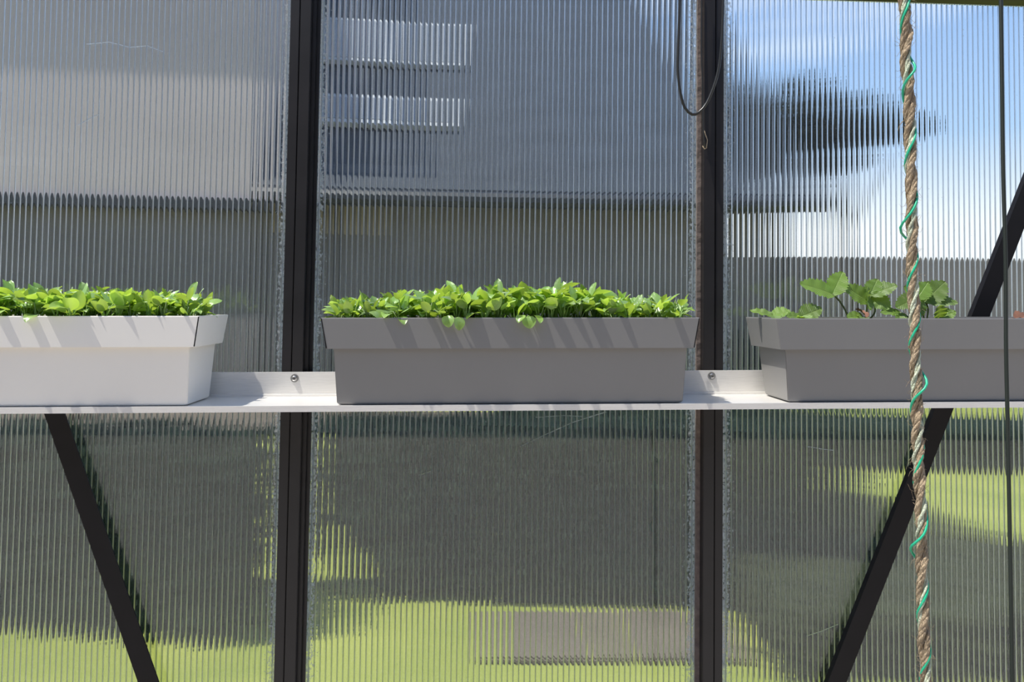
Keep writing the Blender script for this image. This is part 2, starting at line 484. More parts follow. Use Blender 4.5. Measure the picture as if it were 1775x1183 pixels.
# ------------------------------------------------------------------ planters
def planter(label, xc, half_top, half_base, mat, hr0, hr1, soil_drop, seam=True, yf=-0.147, yb=-0.036):
    """tapered box planter with a flared rim band; origin on the shelf"""
    root = empty('window_box_planter', (xc, 0, shelf_z(xc) + 0.0004), (0, -math.atan(TILT), 0))
    tag(root, label, 'planter', 'box planters on the shelf')
    def ring(hx, y0, y1, z): return [(-hx, y0, z), (hx, y0, z), (hx, y1, z), (-hx, y1, z)]
    def shell(rings, nm, closed_bottom):
        v, f = [], []
        for r in rings: v += r
        for k in range(len(rings) - 1):
            for i in range(4):
                j = (i + 1) % 4
                f.append((4 * k + i, 4 * k + j, 4 * k + 4 + j, 4 * k + 4 + i))
        if closed_bottom:
            f.append((3, 2, 1, 0))
        o = mesh(nm, v, f, mat, root)
        bm = bmesh.new(); bm.from_mesh(o.data)
        es = [e for e in bm.edges if len(e.link_faces) == 2]
        bmesh.ops.bevel(bm, geom=es, offset=0.0011, segments=2, affect='EDGES', clamp_overlap=True)
        bmesh.ops.recalc_face_normals(bm, faces=bm.faces)
        bm.to_mesh(o.data); bm.free()
        return o
    bt = half_top - 0.0145
    # body, with the wall's inner face
    shell([ring(half_base - 0.004, yf + 0.025, yb - 0.012, 0.0),
           ring(half_base, yf + 0.0215, yb - 0.008, 0.0022),
           ring(bt, yf + 0.0090, yb - 0.003, hr0 + 0.004),
           ring(bt - 0.0016, yf + 0.0106, yb - 0.0046, hr0 + 0.004),
           ring(half_base - 0.003, yf + 0.024, yb - 0.012, 0.006)], 'body', True)
    # rim band: flared outwards, folded over at the top
    shell([ring(half_top - 0.012, yf + 0.010, yb - 0.002, hr0 + 0.0015),
           ring(half_top - 0.0065, yf + 0.0035, yb + 0.002, hr0),
           ring(half_top, yf, yb + 0.005, hr1 - 0.0008),
           ring(half_top - 0.0003, yf + 0.0003, yb + 0.0047, hr1),
           ring(half_top - 0.0022, yf + 0.0022, yb + 0.003, hr1),
           ring(half_top - 0.0085, yf + 0.0055, yb + 0.0, hr0 + 0.002)], 'rim', False)
    if seam:
        for sx in (-1, 1):
            MB().tube([(sx * (half_top - 0.0068), yf + 0.0036, hr0 + 0.001), (sx * (half_top - 0.0006), yf + 0.0004, hr1 - 0.001)], 0.0008, 6).build('corner_seam', M['brace'], root)
    # soil with an uneven surface
    nx, ny = 60, 10
    zs = hr1 - soil_drop
    hx = half_top - 0.004
    v, f = [], []
    for j in range(ny + 1):
        for i in range(nx + 1):
            v.append((-hx + 2 * hx * i / nx, yf + 0.0032 + (yb - yf - 0.001) * j / ny, zs + random.uniform(-0.002, 0.002)))
    for j in range(ny):
        for i in range(nx):
            a = j * (nx + 1) + i
            f.append((a, a + 1, a + nx + 2, a + nx + 1))
    mesh('soil', v, f, M['soil'], root, True)
    return root, zs

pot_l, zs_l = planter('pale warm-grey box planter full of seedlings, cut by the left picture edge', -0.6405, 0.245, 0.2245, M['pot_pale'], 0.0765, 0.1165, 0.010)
pot_m, zs_m = planter('mid-grey box planter full of seedlings between the two glazing bars', 0.0033, 0.2455, 0.2280, M['pot_grey'], 0.0738, 0.1141, 0.010)
pot_r, zs_r = planter('mid-grey box planter with a few strawberry plants, right of the cable loop', 0.5960, 0.245, 0.2225, M['pot_grey'], 0.0712, 0.1128, 0.006, False)

# ------------------------------------------------------------------ seedlings
def blade(L, W, curl, cup, nl=7, nw=4, wav=0.0):
    """spoon-shaped leaf blade from the origin along +Y, upper side +Z; curl bends the tip"""
    v, f = [], []
    for i in range(nl + 1):
        t = i / nl
        wdt = W * (0.07 + 0.93 * math.sin(math.pi * min(1, t ** 0.78)) ** 0.72) if 0 < t < 1 else W * 0.05
        ang = curl * t
        y = L * (math.sin(ang) / curl if abs(curl) > 1e-3 else t); z = L * ((1 - math.cos(ang)) / curl if abs(curl) > 1e-3 else 0)
        for j in range(nw + 1):
            s = 2 * j / nw - 1
            off = cup * wdt * s * s + wav * math.sin(7 * t + 4 * s) * abs(s)
            v.append((wdt * s / 2, y - off * math.sin(ang), z + off * math.cos(ang)))
    for i in range(nl):
        for j in range(nw):
            a = i * (nw + 1) + j
            f.append((a, a + 1, a + nw + 2, a + nw + 1))
    return v, f


def make_seedling(name, rng, hgt, nleaf, spread):
    """a young leafy plant: one root empty, one stem mesh of petioles, each leaf a part"""
    root = empty(name)
    st = MB(); leaves = []
    a0 = rng.uniform(0, 6.28)
    for k in range(nleaf):
        az = a0 + k * 2.4 + rng.uniform(-0.4, 0.4)
        h = hgt * rng.uniform(0.45, 1.0)
        sp = spread * rng.uniform(0.4, 1.0)
        ca, sa = math.cos(az), math.sin(az)
        pts = [(0.001 * ca, 0.001 * sa, -0.006), (sp * 0.35 * ca, sp * 0.35 * sa, h * 0.45), (sp * ca, sp * sa, h)]
        st.tube(pts, [0.0011, 0.0009, 0.0007], 5)
        Lb = rng.uniform(0.019, 0.029); Wb = Lb * rng.uniform(0.50, 0.72)
        v, f = blade(Lb, Wb, rng.uniform(-1.3, 0.25), rng.uniform(-0.16, 0.22), wav=0.0006)
        el = rng.uniform(0.1, 1.25)
        o = mesh('leaf', v, f, M['seed_leaf'], root, True)
        o.location = pts[-1]
        o.rotation_euler = (Matrix.Rotation(az - math.pi / 2, 3, 'Z') @ Matrix.Rotation(el, 3, 'X') @ Matrix.Rotation(rng.uniform(-0.6, 0.6), 3, 'Y')).to_euler()
        leaves.append(o)
    st.build('stem', M['seed_stem'], root, True)
    return root


def dup(src, name, loc, rotz, s=1.0, tilt=(0, 0)):
    r = src.copy(); link(r)
    r.location = loc; r.rotation_euler = (tilt[0], tilt[1], rotz); r.scale = (s, s, s)
    for ch in src.children:
        c = ch.copy(); link(c); c.parent = r
    return r


rng = random.Random(21)
protos = [make_seedling('salad_seedling', rng, rng.uniform(0.027, 0.038), rng.choice((5, 6, 7)), rng.uniform(0.008, 0.014)) for _ in range(12)]
used = set()

ORD = ['first', 'second', 'third', 'fourth', 'fifth', 'sixth', 'seventh', 'eighth', 'ninth', 'tenth', 'eleventh', 'twelfth', 'thirteenth', 'fourteenth',
       'fifteenth', 'sixteenth', 'seventeenth', 'eighteenth', 'nineteenth', 'twentieth', 'twenty-first', 'twenty-second']
ROW = ['front', 'second', 'third', 'fourth', 'fifth', 'back']
def sow(pot, zs, x0, x1, y0, y1, nx, ny, where, side, group, hprof):
    for i in range(nx):
        for j in range(ny):
            x = x0 + (x1 - x0) * (i + 0.5 + rng.uniform(-0.35, 0.35)) / nx
            y = y0 + (y1 - y0) * (j + 0.5 + rng.uniform(-0.35, 0.35)) / ny
            k = rng.randrange(12)
            loc = pot.matrix_basis @ Vector((x, y, zs))
            s = hprof(x) * rng.uniform(0.85, 1.12)
            tx = (y0 + y1) / 2 - y
            args = dict(loc=loc, rotz=rng.uniform(0, 6.28), s=s, tilt=(rng.uniform(-0.12, 0.12), rng.uniform(-0.12, 0.12)))
            if k not in used:
                used.add(k); r = protos[k]
                r.location = args['loc']; r.rotation_euler = (*args['tilt'], args['rotz']); r.scale = (s, s, s)
            else:
                r = dup(protos[k], 'salad_seedling', **args)
            if j == 0:
                label = 'salad seedling, %s from the %s end in the front row of %s' % (ORD[i if side == 'left' else nx - 1 - i], side, where)
            else:
                label = 'small bright green salad seedling in the %s row of %s' % (ROW[j] if j == ny - 1 else ROW[j] + '-from-front', where)
            tag(r, label, 'seedling', group)

def prof_m(x):
    t = (x + 0.24) / 0.48
    return 0.70 + 0.38 * math.sin(math.pi * min(1, max(0, t)) ** 0.9) ** 0.8
def prof_l(x):
    return 0.98 - 0.22 * max(0.0, (x - 0.15) / 0.1)
sow(pot_l, zs_l, -0.120, 0.232, -0.138, -0.046, 17, 6, 'the pale planter', 'right', 'seedlings in the pale planter', prof_l)
sow(pot_m, zs_m, -0.236, 0.236, -0.138, -0.046, 22, 6, 'the middle planter', 'left', 'seedlings in the middle grey planter', prof_m)

def special(name, loc, stem_pts, leaves, label, mats=('seed_leaf', 'seed_stem')):
    """a plant whose leaves stand out: stem_pts in world offsets, leaves = (offset, length, width, curl, azimuth, elevation, roll)"""
    root = empty(name, loc)
    st = MB()
    for p in stem_pts: st.tube(p, [0.0012] + [0.0009] * (len(p) - 1), 6)
    st.build('stem', M[mats[1]], root, True)
    for off, L, W, curl, az, el, ro in leaves:
        v, f = blade(L, W, curl, 0.12, 9, 6, 0.0005)
        o = mesh('leaf', v, f, M[mats[0]], root, True)
        o.location = off
        o.rotation_euler = (Matrix.Rotation(az - math.pi / 2, 3, 'Z') @ Matrix.Rotation(el, 3, 'X') @ Matrix.Rotation(ro, 3, 'Y')).to_euler()
    return tag(root, label, 'seedling')

def at(pot, x, y, zs): return pot.matrix_basis @ Vector((x, y, zs))

special('salad_seedling', at(pot_l, 0.205, -0.075, zs_l), [[(0, 0, -0.005), (0.002, 0, 0.018), (0.002, 0, 0.034)], [(0, 0, -0.005), (-0.006, -0.01, 0.024)]],
        [((0.002, 0, 0.032), 0.026, 0.016, -0.25, 0.9, 1.30, 0.2), ((-0.006, -0.01, 0.024), 0.022, 0.014, -0.9, -2.2, 0.5, 0.1), ((0.001, 0, 0.03), 0.018, 0.011, -0.8, 2.8, 0.5, 0)],
        'seedling with one tall upright leaf near the right end of the pale planter')
special('salad_seedling', at(pot_l, -0.034, -0.08, zs_l), [[(0, 0, -0.005), (0.001, 0, 0.02), (0.003, 0, 0.038)]],
        [((0.003, 0, 0.036), 0.024, 0.015, -0.3, 2.0, 1.25, -0.3), ((0.003, 0, 0.034), 0.026, 0.013, -0.9, -0.1, 0.35, 0.2)],
        'tall seedling with a raised yellow-green leaf at the left picture edge')
special('salad_seedling', at(pot_m, -0.078, -0.085, zs_m), [[(0, 0, -0.005), (0.001, 0, 0.022), (0.0, 0, 0.042)], [(0, 0, 0), (0.006, -0.01, 0.032)]],
        [((0, 0, 0.040), 0.027, 0.013, -0.6, 2.4, 1.15, -0.4), ((0.006, -0.01, 0.030), 0.027, 0.013, -0.3, -1.2, 1.30, 0.2), ((0, 0, 0.036), 0.02, 0.012, -0.8, 0.2, 0.4, 0)],
        'tallest seedling of the middle planter with two raised yellow-green leaves')
special('salad_seedling', at(pot_m, 0.045, -0.075, zs_m), [[(0, 0, -0.005), (0.001, 0, 0.02), (0.001, 0, 0.038)]],
        [((0.001, 0, 0.036), 0.022, 0.017, -0.5, 0.8, 1.1, 0.3), ((0.001, 0, 0.03), 0.022, 0.013, -0.8, -2.6, 0.4, 0)],
        'seedling with a broad upright leaf right of centre in the middle planter')
special('salad_seedling', at(pot_m, 0.085, -0.10, zs_m), [[(0, 0, -0.005), (0.001, 0, 0.015), (0.0, 0, 0.028)], [(0, 0, -0.005), (0.02, 0.005, 0.020)]],
        [((0, 0, 0.026), 0.024, 0.015, -0.2, 1.1, 1.2, 0.1), ((0.02, 0.005, 0.018), 0.021, 0.013, -0.2, 1.3, 1.3, 0)],
        'pair of smooth oval leaves standing up in the right half of the middle planter')
special('salad_seedling', at(pot_m, 0.222, -0.085, zs_m), [[(0, 0, -0.005), (0.003, 0, 0.008), (0.006, 0, 0.014)]],
        [((0.006, 0, 0.013), 0.028, 0.010, 0.2, 0.1, 0.80, 0.6), ((0.005, 0, 0.009), 0.030, 0.009, 0.3, -0.1, 0.45, 0.9), ((0.002, 0, 0.006), 0.02, 0.012, -0.5, -1.6, 0.3, 0)],
        'seedling with pointed leaves poking out at the right end of the middle planter')
special('salad_seedling', at(pot_m, -0.220, -0.112, zs_m), [[(0, 0, -0.005), (-0.006, -0.01, 0.012)]],
        [((-0.006, -0.006, 0.011), 0.028, 0.012, -0.5, 3.5, 0.05, 0.1), ((-0.004, -0.006, 0.012), 0.020, 0.012, -0.6, 2.6, 0.6, 0.2), ((0, -0.008, 0.012), 0.022, 0.014, -0.6, -1.2, 0.2, 0)],
        'seedling leaning out over the left end of the middle planter')
special('salad_seedling', at(pot_m, -0.084, -0.134, zs_m), [[(0, 0, -0.005), (0, -0.008, 0.012), (0.001, -0.0165, 0.012)], [(0, 0, -0.005), (0.012, -0.01, 0.010), (0.014, -0.0165, 0.010)]],
        [((0.001, -0.0160, 0.013), 0.017, 0.016, -1.2, -1.57, -0.75, 0.1), ((0.015, -0.0160, 0.011), 0.018, 0.015, -0.9, -1.4, -0.95, -0.1), ((0, -0.004, 0.014), 0.018, 0.014, -0.6, 2.6, 0.2, 0)],
        'seedling drooping two round leaves over the front rim, left of centre in the middle planter')
special('salad_seedling', at(pot_m, 0.020, -0.134, zs_m), [[(0, 0, -0.005), (0, -0.008, 0.012), (0.001, -0.0165, 0.012)]],
        [((0.001, -0.0160, 0.012), 0.017, 0.018, -1.0, -1.57, -0.95, 0.1), ((0.010, -0.0150, 0.013), 0.015, 0.013, -0.9, -1.0, -0.3, -0.1), ((-0.006, -0.013, 0.013), 0.015, 0.013, -0.9, -2.2, -0.3, -0.1)],
        'seedling hanging a leaf over the front rim at the middle of the middle planter')

def smooth_path(pts, step=0.004):
    pts = [Vector(p) for p in pts]
    outp = []
    for i in range(len(pts) - 1):
        p0 = pts[max(i - 1, 0)]; p1 = pts[i]; p2 = pts[i + 1]; p3 = pts[min(i + 2, len(pts) - 1)]
        n = max(2, int((p2 - p1).length / step))
        for k in range(n):
            t = k / n
            outp.append(0.5 * ((2 * p1) + (-p0 + p2) * t + (2 * p0 - 5 * p1 + 4 * p2 - p3) * t * t + (-p0 + 3 * p1 - 3 * p2 + p3) * t ** 3))
    outp.append(pts[-1])
    return outp

# ------------------------------------------------------------------ strawberry plants
def leaflet(L, W, fold=0.25, curl=-0.4, teeth=9):
    """rounded toothed leaflet from the origin along +Y"""
    v = []; f = []
    ns_, nr = teeth * 2, 5
    half = []
    for side in (-1, 1):
        rows = []
        for i in range(ns_ + 1):
            t = i / ns_
            wdt = W / 2 * (math.sin(math.pi * min(1, (0.03 + 0.97 * t) ** 0.85)) ** 0.65)
            if t > 0.25: wdt *= 1.0 + (0.13 if i % 2 else -0.09)
            row = []
            for j in range(nr):
                s = j / (nr - 1)
                yy = L * t + (0.02 * L if (i % 2 and j == nr - 1) else 0) - 0.05 * L * s * (1 - t)
                x = side * wdt * s
                z = fold * abs(x) + curl * L * 0.5 * t * t + 0.0009 * math.sin(t * 20) * s
                row.append((x, yy, z))
            rows.append(row)
        b = len(v)
        for r in rows: v += r
        for i in range(ns_):
            for j in range(nr - 1):
                a = b + i * nr + j
                q = (a, a + 1, a + nr + 1, a + nr)
                f.append(q if side > 0 else tuple(reversed(q)))
    return v, f

def straw_plant(label, base, leaves):
    """leaves: (stalk points, [(tip, width, normal)...]) in world coordinates"""
    root = empty('strawberry_plant', base)
    tag(root, label, 'strawberry plant', 'strawberry plants in the right planter')
    B = Vector(base)
    for pts, lets in leaves:
        p = [Vector(q) - B for q in pts]
        sm = [q - B for q in smooth_path(pts, 0.003)]
        stalk = MB().tube(sm, 0.0013, 6).build('stalk', M['straw_stem'], root, True)
        for tip, W, nrm in lets:
            d = Vector(tip) - Vector(pts[-1]); L = d.length; d.normalize()
            n = Vector(nrm); n = (n - d * n.dot(d)).normalized()
            x = d.cross(n)
            v, f = leaflet(L, W, 0.22, -0.22)
            o = mesh('leaflet', v, f, M['straw_leaf'], stalk, True)
            o.matrix_basis = Matrix.Translation(p[-1]) @ Matrix((x, d, n)).transposed().to_4x4()
    return root

Y = -0.09
def sz(x): return shelf_z(x) + zs_r
PI = math.pi
straw_plant('strawberry plant with two raised leaflets on a long bent stalk', (0.478, Y, sz(0.478)), [
    ([(0.478, Y, sz(0.478) - 0.004), (0.470, Y, 0.129), (0.461, Y, 0.143), (0.4505, Y - 0.002, 0.152)],
     [((0.4030, Y - 0.012, 0.1685), 0.030, (-0.1, -0.75, 0.6)), ((0.4690, Y + 0.004, 0.1850), 0.028, (-0.25, -0.85, 0.25)), ((0.446, Y + 0.030, 0.168), 0.024, (0, -0.4, 0.9))])])
straw_plant('young strawberry plant with a folded new leaf in the middle of the clump', (0.497, Y, sz(0.497)), [
    ([(0.497, Y, sz(0.497) - 0.004), (0.500, Y, 0.128), (0.5015, Y, 0.143)],
     [((0.4690, Y - 0.004, 0.1640), 0.027, (-0.2, -0.8, 0.45)), ((0.4985, Y - 0.010, 0.1620), 0.018, (0.7, -0.7, 0.2)), ((0.4985, Y - 0.014, 0.1310), 0.014, (0.4, -0.8, 0.3))]),
    ([(0.499, Y + 0.005, sz(0.499) - 0.004), (0.5120, Y, 0.128), (0.5105, Y + 0.006, 0.146), (0.5080, Y + 0.006, 0.151)],
     [((0.5430, Y, 0.1690), 0.030, (0.1, -0.55, 0.8)), ((0.5290, Y - 0.010, 0.1340), 0.026, (-0.3, -0.9, 0.35)), ((0.5230, Y + 0.012, 0.1755), 0.024, (-0.2, -0.85, 0.4))]),
    ([(0.494, Y, sz(0.494) - 0.004), (0.488, Y - 0.012, 0.121)],
     [((0.4640, Y - 0.018, 0.1215), 0.018, (0, -0.7, 0.7)), ((0.4780, Y - 0.034, 0.1200), 0.016, (0, -0.6, 0.8))])])
straw_plant('bushiest strawberry plant, partly behind the twisted rope', (0.585, Y, sz(0.585)), [
    ([(0.585, Y, sz(0.585) - 0.004), (0.5885, Y, 0.132), (0.584, Y, 0.144)],
     [((0.6130, Y - 0.002, 0.1730), 0.033, (-0.15, -0.8, 0.5)), ((0.6260, Y - 0.010, 0.1455), 0.025, (0.1, -0.7, 0.7)), ((0.5560, Y, 0.1650), 0.027, (-0.2, -0.8, 0.5))]),
    ([(0.578, Y - 0.01, sz(0.578) - 0.004), (0.572, Y - 0.012, 0.135), (0.566, Y - 0.012, 0.148)],
     [((0.5340, Y - 0.016, 0.1360), 0.026, (-0.4, -0.75, 0.5)), ((0.5600, Y - 0.022, 0.1200), 0.028, (0.3, -0.9, 0.2)), ((0.5860, Y - 0.006, 0.1710), 0.025, (0.1, -0.8, 0.5))]),
    ([(0.572, Y, sz(0.572) - 0.004), (0.553, Y - 0.005, 0.124), (0.545, Y - 0.005, 0.127)],
     [((0.5150, Y - 0.012, 0.1290), 0.018, (0.0, -0.6, 0.8)), ((0.5330, Y - 0.026, 0.1180), 0.018, (0, -0.7, 0.7))]),
    ([(0.590, Y - 0.012, sz(0.590) - 0.004), (0.597, Y - 0.014, 0.122)],
     [((0.6170, Y - 0.018, 0.1310), 0.019, (0.0, -0.75, 0.6)), ((0.5900, Y - 0.026, 0.1370), 0.020, (-0.2, -0.9, 0.3))])])
straw_plant('low strawberry leaves lying over the left end of the right planter', (0.372, -0.085, sz(0.372)), [
    ([(0.372, -0.085, sz(0.372) - 0.004), (0.367, -0.09, 0.121)],
     [((0.3360, -0.088, 0.1300), 0.015, (0.1, -0.6, 0.8)), ((0.3880, -0.098, 0.1290), 0.024, (-0.4, -0.5, 0.8)), ((0.361, -0.118, 0.1175), 0.018, (0, -0.5, 0.9))])])
straw_plant('low strawberry leaf pair between the left end and the long stalk', (0.405, -0.10, sz(0.405)), [
    ([(0.405, -0.10, sz(0.405) - 0.004), (0.402, -0.10, 0.120)],
     [((0.4290, -0.106, 0.1330), 0.027, (-0.2, -0.8, 0.5)), ((0.3790, -0.108, 0.1220), 0.016, (0, -0.6, 0.8)), ((0.405, -0.124, 0.1200), 0.018, (0, -0.5, 0.9))])])

def dry_leaf(label, loc, rot, L):
    root = empty('dried_leaf', loc, rot)
    v, f = leaflet(L, L * 0.7, 0.6, -0.9, 5)
    mesh('blade', v, f, M['dry_leaf'], root, True)
    MB().tube([(0, -0.012, -0.001), (0, -0.005, 0.001), (0, 0.0005, 0)], 0.0007, 5).build('stalk', M['dry_leaf'], root)
    return tag(root, label, 'dried leaf')
dry_leaf('curled brown dead leaf at the foot of the strawberry clump', (0.487, -0.112, sz(0.487) + 0.008), (0.9, 0.3, 0.4), 0.020)
dry_leaf('brown dead leaf on the soil right of the black cord', (0.70, -0.110, sz(0.70) + 0.006), (0.3, 0.5, -1.4), 0.026)

# ------------------------------------------------------------------ twisted rope
RY = -0.5
rope_pts = [(0.322, RY, 0.72), (0.3225, RY, 0.50), (0.3232, RY, 0.4012), (0.3255, RY, 0.3708), (0.3239, RY, 0.3504), (0.3268, RY, 0.3251), (0.3276, RY, 0.2999), (0.3278, RY, 0.2647),
            (0.3286, RY, 0.2346), (0.3286, RY, 0.1748), (0.3295, RY, 0.15), (0.3307, RY, 0.1006), (0.3318, RY, 0.0515), (0.3329, RY, 0.0027),
            (0.3351, RY, -0.0458), (0.3352, RY, -0.094), (0.3363, RY, -0.142), (0.338, RY, -0.1817), (0.340, RY, -0.3), (0.342, RY, -0.6), (0.343, RY, ZG + 0.026)]
cl_path = smooth_path(rope_pts, 0.0035)
rope = empty('twisted_rope', (0.343, RY, ZG + 0.02))
tag(rope, 'hairy brown jute rope twisted with green wire, hanging in front of the strawberry planter', 'rope')
RO = rope.location.copy()
def helix(phase, rad, pitch, wob=0.0, seed=0):
    rg = random.Random(seed); o = []; s = 0.0
    for i, p in enumerate(cl_path):
        if i: s += (p - cl_path[i - 1]).length
        a = 2 * math.pi * s / pitch + phase + 0.5 * math.sin(s * 19 + seed)
        r = rad * (1 + wob * max(0.0, math.sin(s * 47 + seed * 1.7)) ** 6)
        o.append(p - RO + Vector((r * math.cos(a), r * math.sin(a), 0)))
    return o
def yarns(ph, hr, rr, n, seed):
    base = helix(ph, hr, -0.064, 0, 3)
    mb = MB(); sl_ = 0.0
    ss = [0.0]
    for i in range(1, len(base)): ss.append(ss[-1] + (base[i] - base[i - 1]).length)
    for k in range(n):
        pts = [p + Vector((math.cos(-2 * PI * q / 0.027 + 2 * PI * k / n + seed), math.sin(-2 * PI * q / 0.027 + 2 * PI * k / n + seed), 0)) * rr * 0.55 for p, q in zip(base, ss)]
        mb.tube(pts, [rr * (0.62 + 0.10 * math.sin(q * 160 + k * 2)) for q in ss], 6)
    return mb
yarns(0.0, 0.0024, 0.0027, 4, 0.3).build('jute_strand', M['jute'], rope, True)
yarns(2.5, 0.0025, 0.0025, 4, 1.1).build('jute_strand', M['jute'], rope, True)
yarns(4.4, 0.0027, 0.0020, 2, 2.0).build('pale_strand', M['pale_string'], rope, True)
MB().tube(helix(4.9, 0.0043, -0.055, 1.1, 5), 0.0011, 6).build('green_wire', M['green_wire'], rope, True)
fb = MB(); rg = random.Random(9)
for k in range(1500):
    p = cl_path[rg.randrange(len(cl_path))] - RO
    a = rg.uniform(0, 6.28); r = 0.0042
    d = Vector((math.cos(a), math.sin(a), rg.uniform(-1.5, 1.5)))
    p0 = p + Vector((r * math.cos(a), r * math.sin(a), 0)); ln = rg.uniform(0.001, 0.007)
    q = p0 + d * ln * 0.5; e2 = q + (d * 0.6 + Vector((0, 0, rg.uniform(-1.6, 1.6)))) * ln * 0.5
    fb.tube([p0, q, e2], [0.00016, 0.00013, 0.00008], 3, False)
tag(fb.build('fibres', M['jute'], rope), None, kind='stuff')

# black cord
cord_pts = smooth_path([(0.4098, RY, 0.72), (0.4102, RY, 0.404), (0.4103, RY, 0.3274), (0.4104, RY, 0.2514), (0.4116, RY, 0.1761), (0.4111, RY, 0.1015), (0.4115, RY, 0.0521), (0.4123, RY, -0.0457), (0.4131, RY, -0.1823), (0.414, RY, -0.5), (0.4145, RY, ZG + 0.02)], 0.01)
MBc = MB().tube(cord_pts, 0.00165, 8)
tag(MBc.build('hanging_cord', M['cord'], None, True), 'thin taut dark cord hanging near the right picture edge', 'cord')

# cable loop on the glazing bar
CY = -0.045
cab = [(0.247, CY, 0.68), (0.2462, CY, 0.62), (0.2458, CY, 0.5747), (0.2436, CY, 0.4987), (0.2437, CY, 0.4735), (0.2472, CY, 0.4442), (0.254, CY, 0.4217), (0.265, CY, 0.4119), (0.2751, CY, 0.4155), (0.286, CY, 0.4284), (0.2968, CY, 0.4539), (0.3043, CY, 0.4836), (0.3085, CY, 0.5259), (0.310, CY, 0.5768), (0.3105, CY, 0.62), (0.3105, CY, 0.68)]
tag(MB().tube(smooth_path(cab, 0.006), 0.0021, 8).build('cable_loop', M['cable'], None, True), 'thin black cable hanging in a long U over the glazing bar', 'cable')
tl = [(0.2845, -0.023, 0.60), (0.2843, -0.0235, 0.5098), (0.2858, -0.0235, 0.4752), (0.2868, -0.0235, 0.4149), (0.2883, -0.0235, 0.3891), (0.2905, -0.0235, 0.3677)]
tw = empty('wire_end', (0.2905, -0.0235, 0.3677))
tag(tw, 'loose frayed wire end dangling down the glazing bar below the cable loop', 'wire')
T0 = Vector(tw.location)
MB().tube([p - T0 for p in smooth_path(tl, 0.01)], 0.0011, 6).build('wire', M['cable'], tw, True)
MB().tube([(-0.0025, 0, 0.028), (0.0035, 0, 0.012), (0.002, 0, 0.0), (-0.001, -0.0005, -0.002), (-0.004, 0, 0.003)], 0.0008, 5).build('frayed_tip', M['jute'], tw, True)

# ------------------------------------------------------------------ outside
lw_o = MB(); lw_o.box(-20, 20, 0.05, 30, ZG - 0.1, ZG)
tag(lw_o.build('lawn', M['lawn']), 'sunlit lawn outside the wall panels', kind='structure')
gy = MB(); gy.box(-20, 20, -5.99, -0.031, ZG - 0.1, ZG)  # unseen ground added for neutral warm bounce light on the planters
tag(gy.build('added_bounce_gravel', M['gravel']), 'unseen gravel ground added for bounce light, near side of the greenhouse wall', kind='structure')
fl = MB(); fl.box(-2, 2, -3, -0.031, ZG, ZG + 0.02)
tag(fl.build('floor', M['gravel']), 'gravel floor of the greenhouse', kind='structure')

def foliage(n, shape, size, rg, mat, name, parent):
    v, f = [], []
    for _ in range(n):
        p = Vector(shape(rg))
        a = Vector((rg.gauss(0, 1), rg.gauss(0, 1), rg.gauss(0, 1))).normalized()
        b = a.orthogonal().normalized(); s = size * rg.uniform(0.6, 1.4)
        i = len(v)
        v += [p - a * s, p - b * s * 0.5, p + a * s, p + b * s * 0.5]
        f.append((i, i + 1, i + 2, i + 3))
    o = mesh(name, v, f, mat, parent)
    o['kind'] = 'stuff'
    return o

def hedge(label, x0, x1, y0, y1, z1, n, name='clipped_hedge', skew=0.0, mat='hedge'):
    root = empty(name, ((x0 + x1) / 2, (y0 + y1) / 2, ZG))
    tag(root, label, 'hedge' if name == 'clipped_hedge' else 'shrub')
    w2, d2, h = (x1 - x0) / 2, (y1 - y0) / 2, z1 - ZG
    rg = random.Random(int((x0 * 131 + y0 * 977) * 10))
    # dense inner mass with a lumpy surface
    mb = MB(); mb.box(-w2 * 0.97, w2 * 0.97, -d2 * 0.95, d2 * 0.95, 0.0, h * 0.96)
    core = mb.build('branches', M[mat], root)
    bm = bmesh.new(); bm.from_mesh(core.data)
    bmesh.ops.subdivide_edges(bm, edges=bm.edges[:], cuts=9, use_grid_fill=True)
    for vv in bm.verts:
        if vv.co.z > 0.02: vv.co += Vector((rg.uniform(-1, 1), rg.uniform(-1, 1), rg.uniform(-1, 1))) * 0.018
        vv.co.y += skew * vv.co.x
    bm.to_mesh(core.data); bm.free()
    def shp(r):
        k = r.random()
        if k < 0.5: p = [r.uniform(-w2, w2), -d2, r.uniform(0.0, h)]
        elif k < 0.85: p = [r.uniform(-w2, w2), r.uniform(-d2, d2), h]
        elif k < 0.92: p = [-w2, r.uniform(-d2, d2), r.uniform(0, h)]
        else: p = [w2, r.uniform(-d2, d2), r.uniform(0, h)]
        p = [c + r.gauss(0, 0.015) for c in p]; p[2] = max(0.01, p[2])
        p[1] += skew * p[0]
        return p
    foliage(n, shp, 0.022, rg, M[mat], 'leaves', root)
    return root

hedge('low dark hedge outside the left panel, under the pale planter', -3.4, -0.70, 1.50, 1.95, -0.325, 5000, skew=-0.20)
hedge('dark hedge outside behind the left glazing bar, lawn in front of it', -0.85, 0.60, 2.47, 2.9, -0.45, 2500)
hedge('tall dark hedge outside filling the middle panel below the shelf', -0.03, 1.25, 1.52, 2.40, -0.27, 4000, skew=-0.04)
hedge('low dark ground-cover shrub outside the right panel at the bottom', 0.78, 2.5, 1.0, 1.75, -0.72, 2500, 'ground_cover_shrub', mat='olive')
hedge('dark hedge far out on the lawn behind the right brace', 1.6, 7.0, 3.75, 4.3, -0.62, 3500)
hedge('low olive ground cover outside the right panel, on the lawn left of the rope', 1.2, 1.85, 1.85, 2.5, -0.74, 1200, 'ground_cover_shrub', mat='olive')

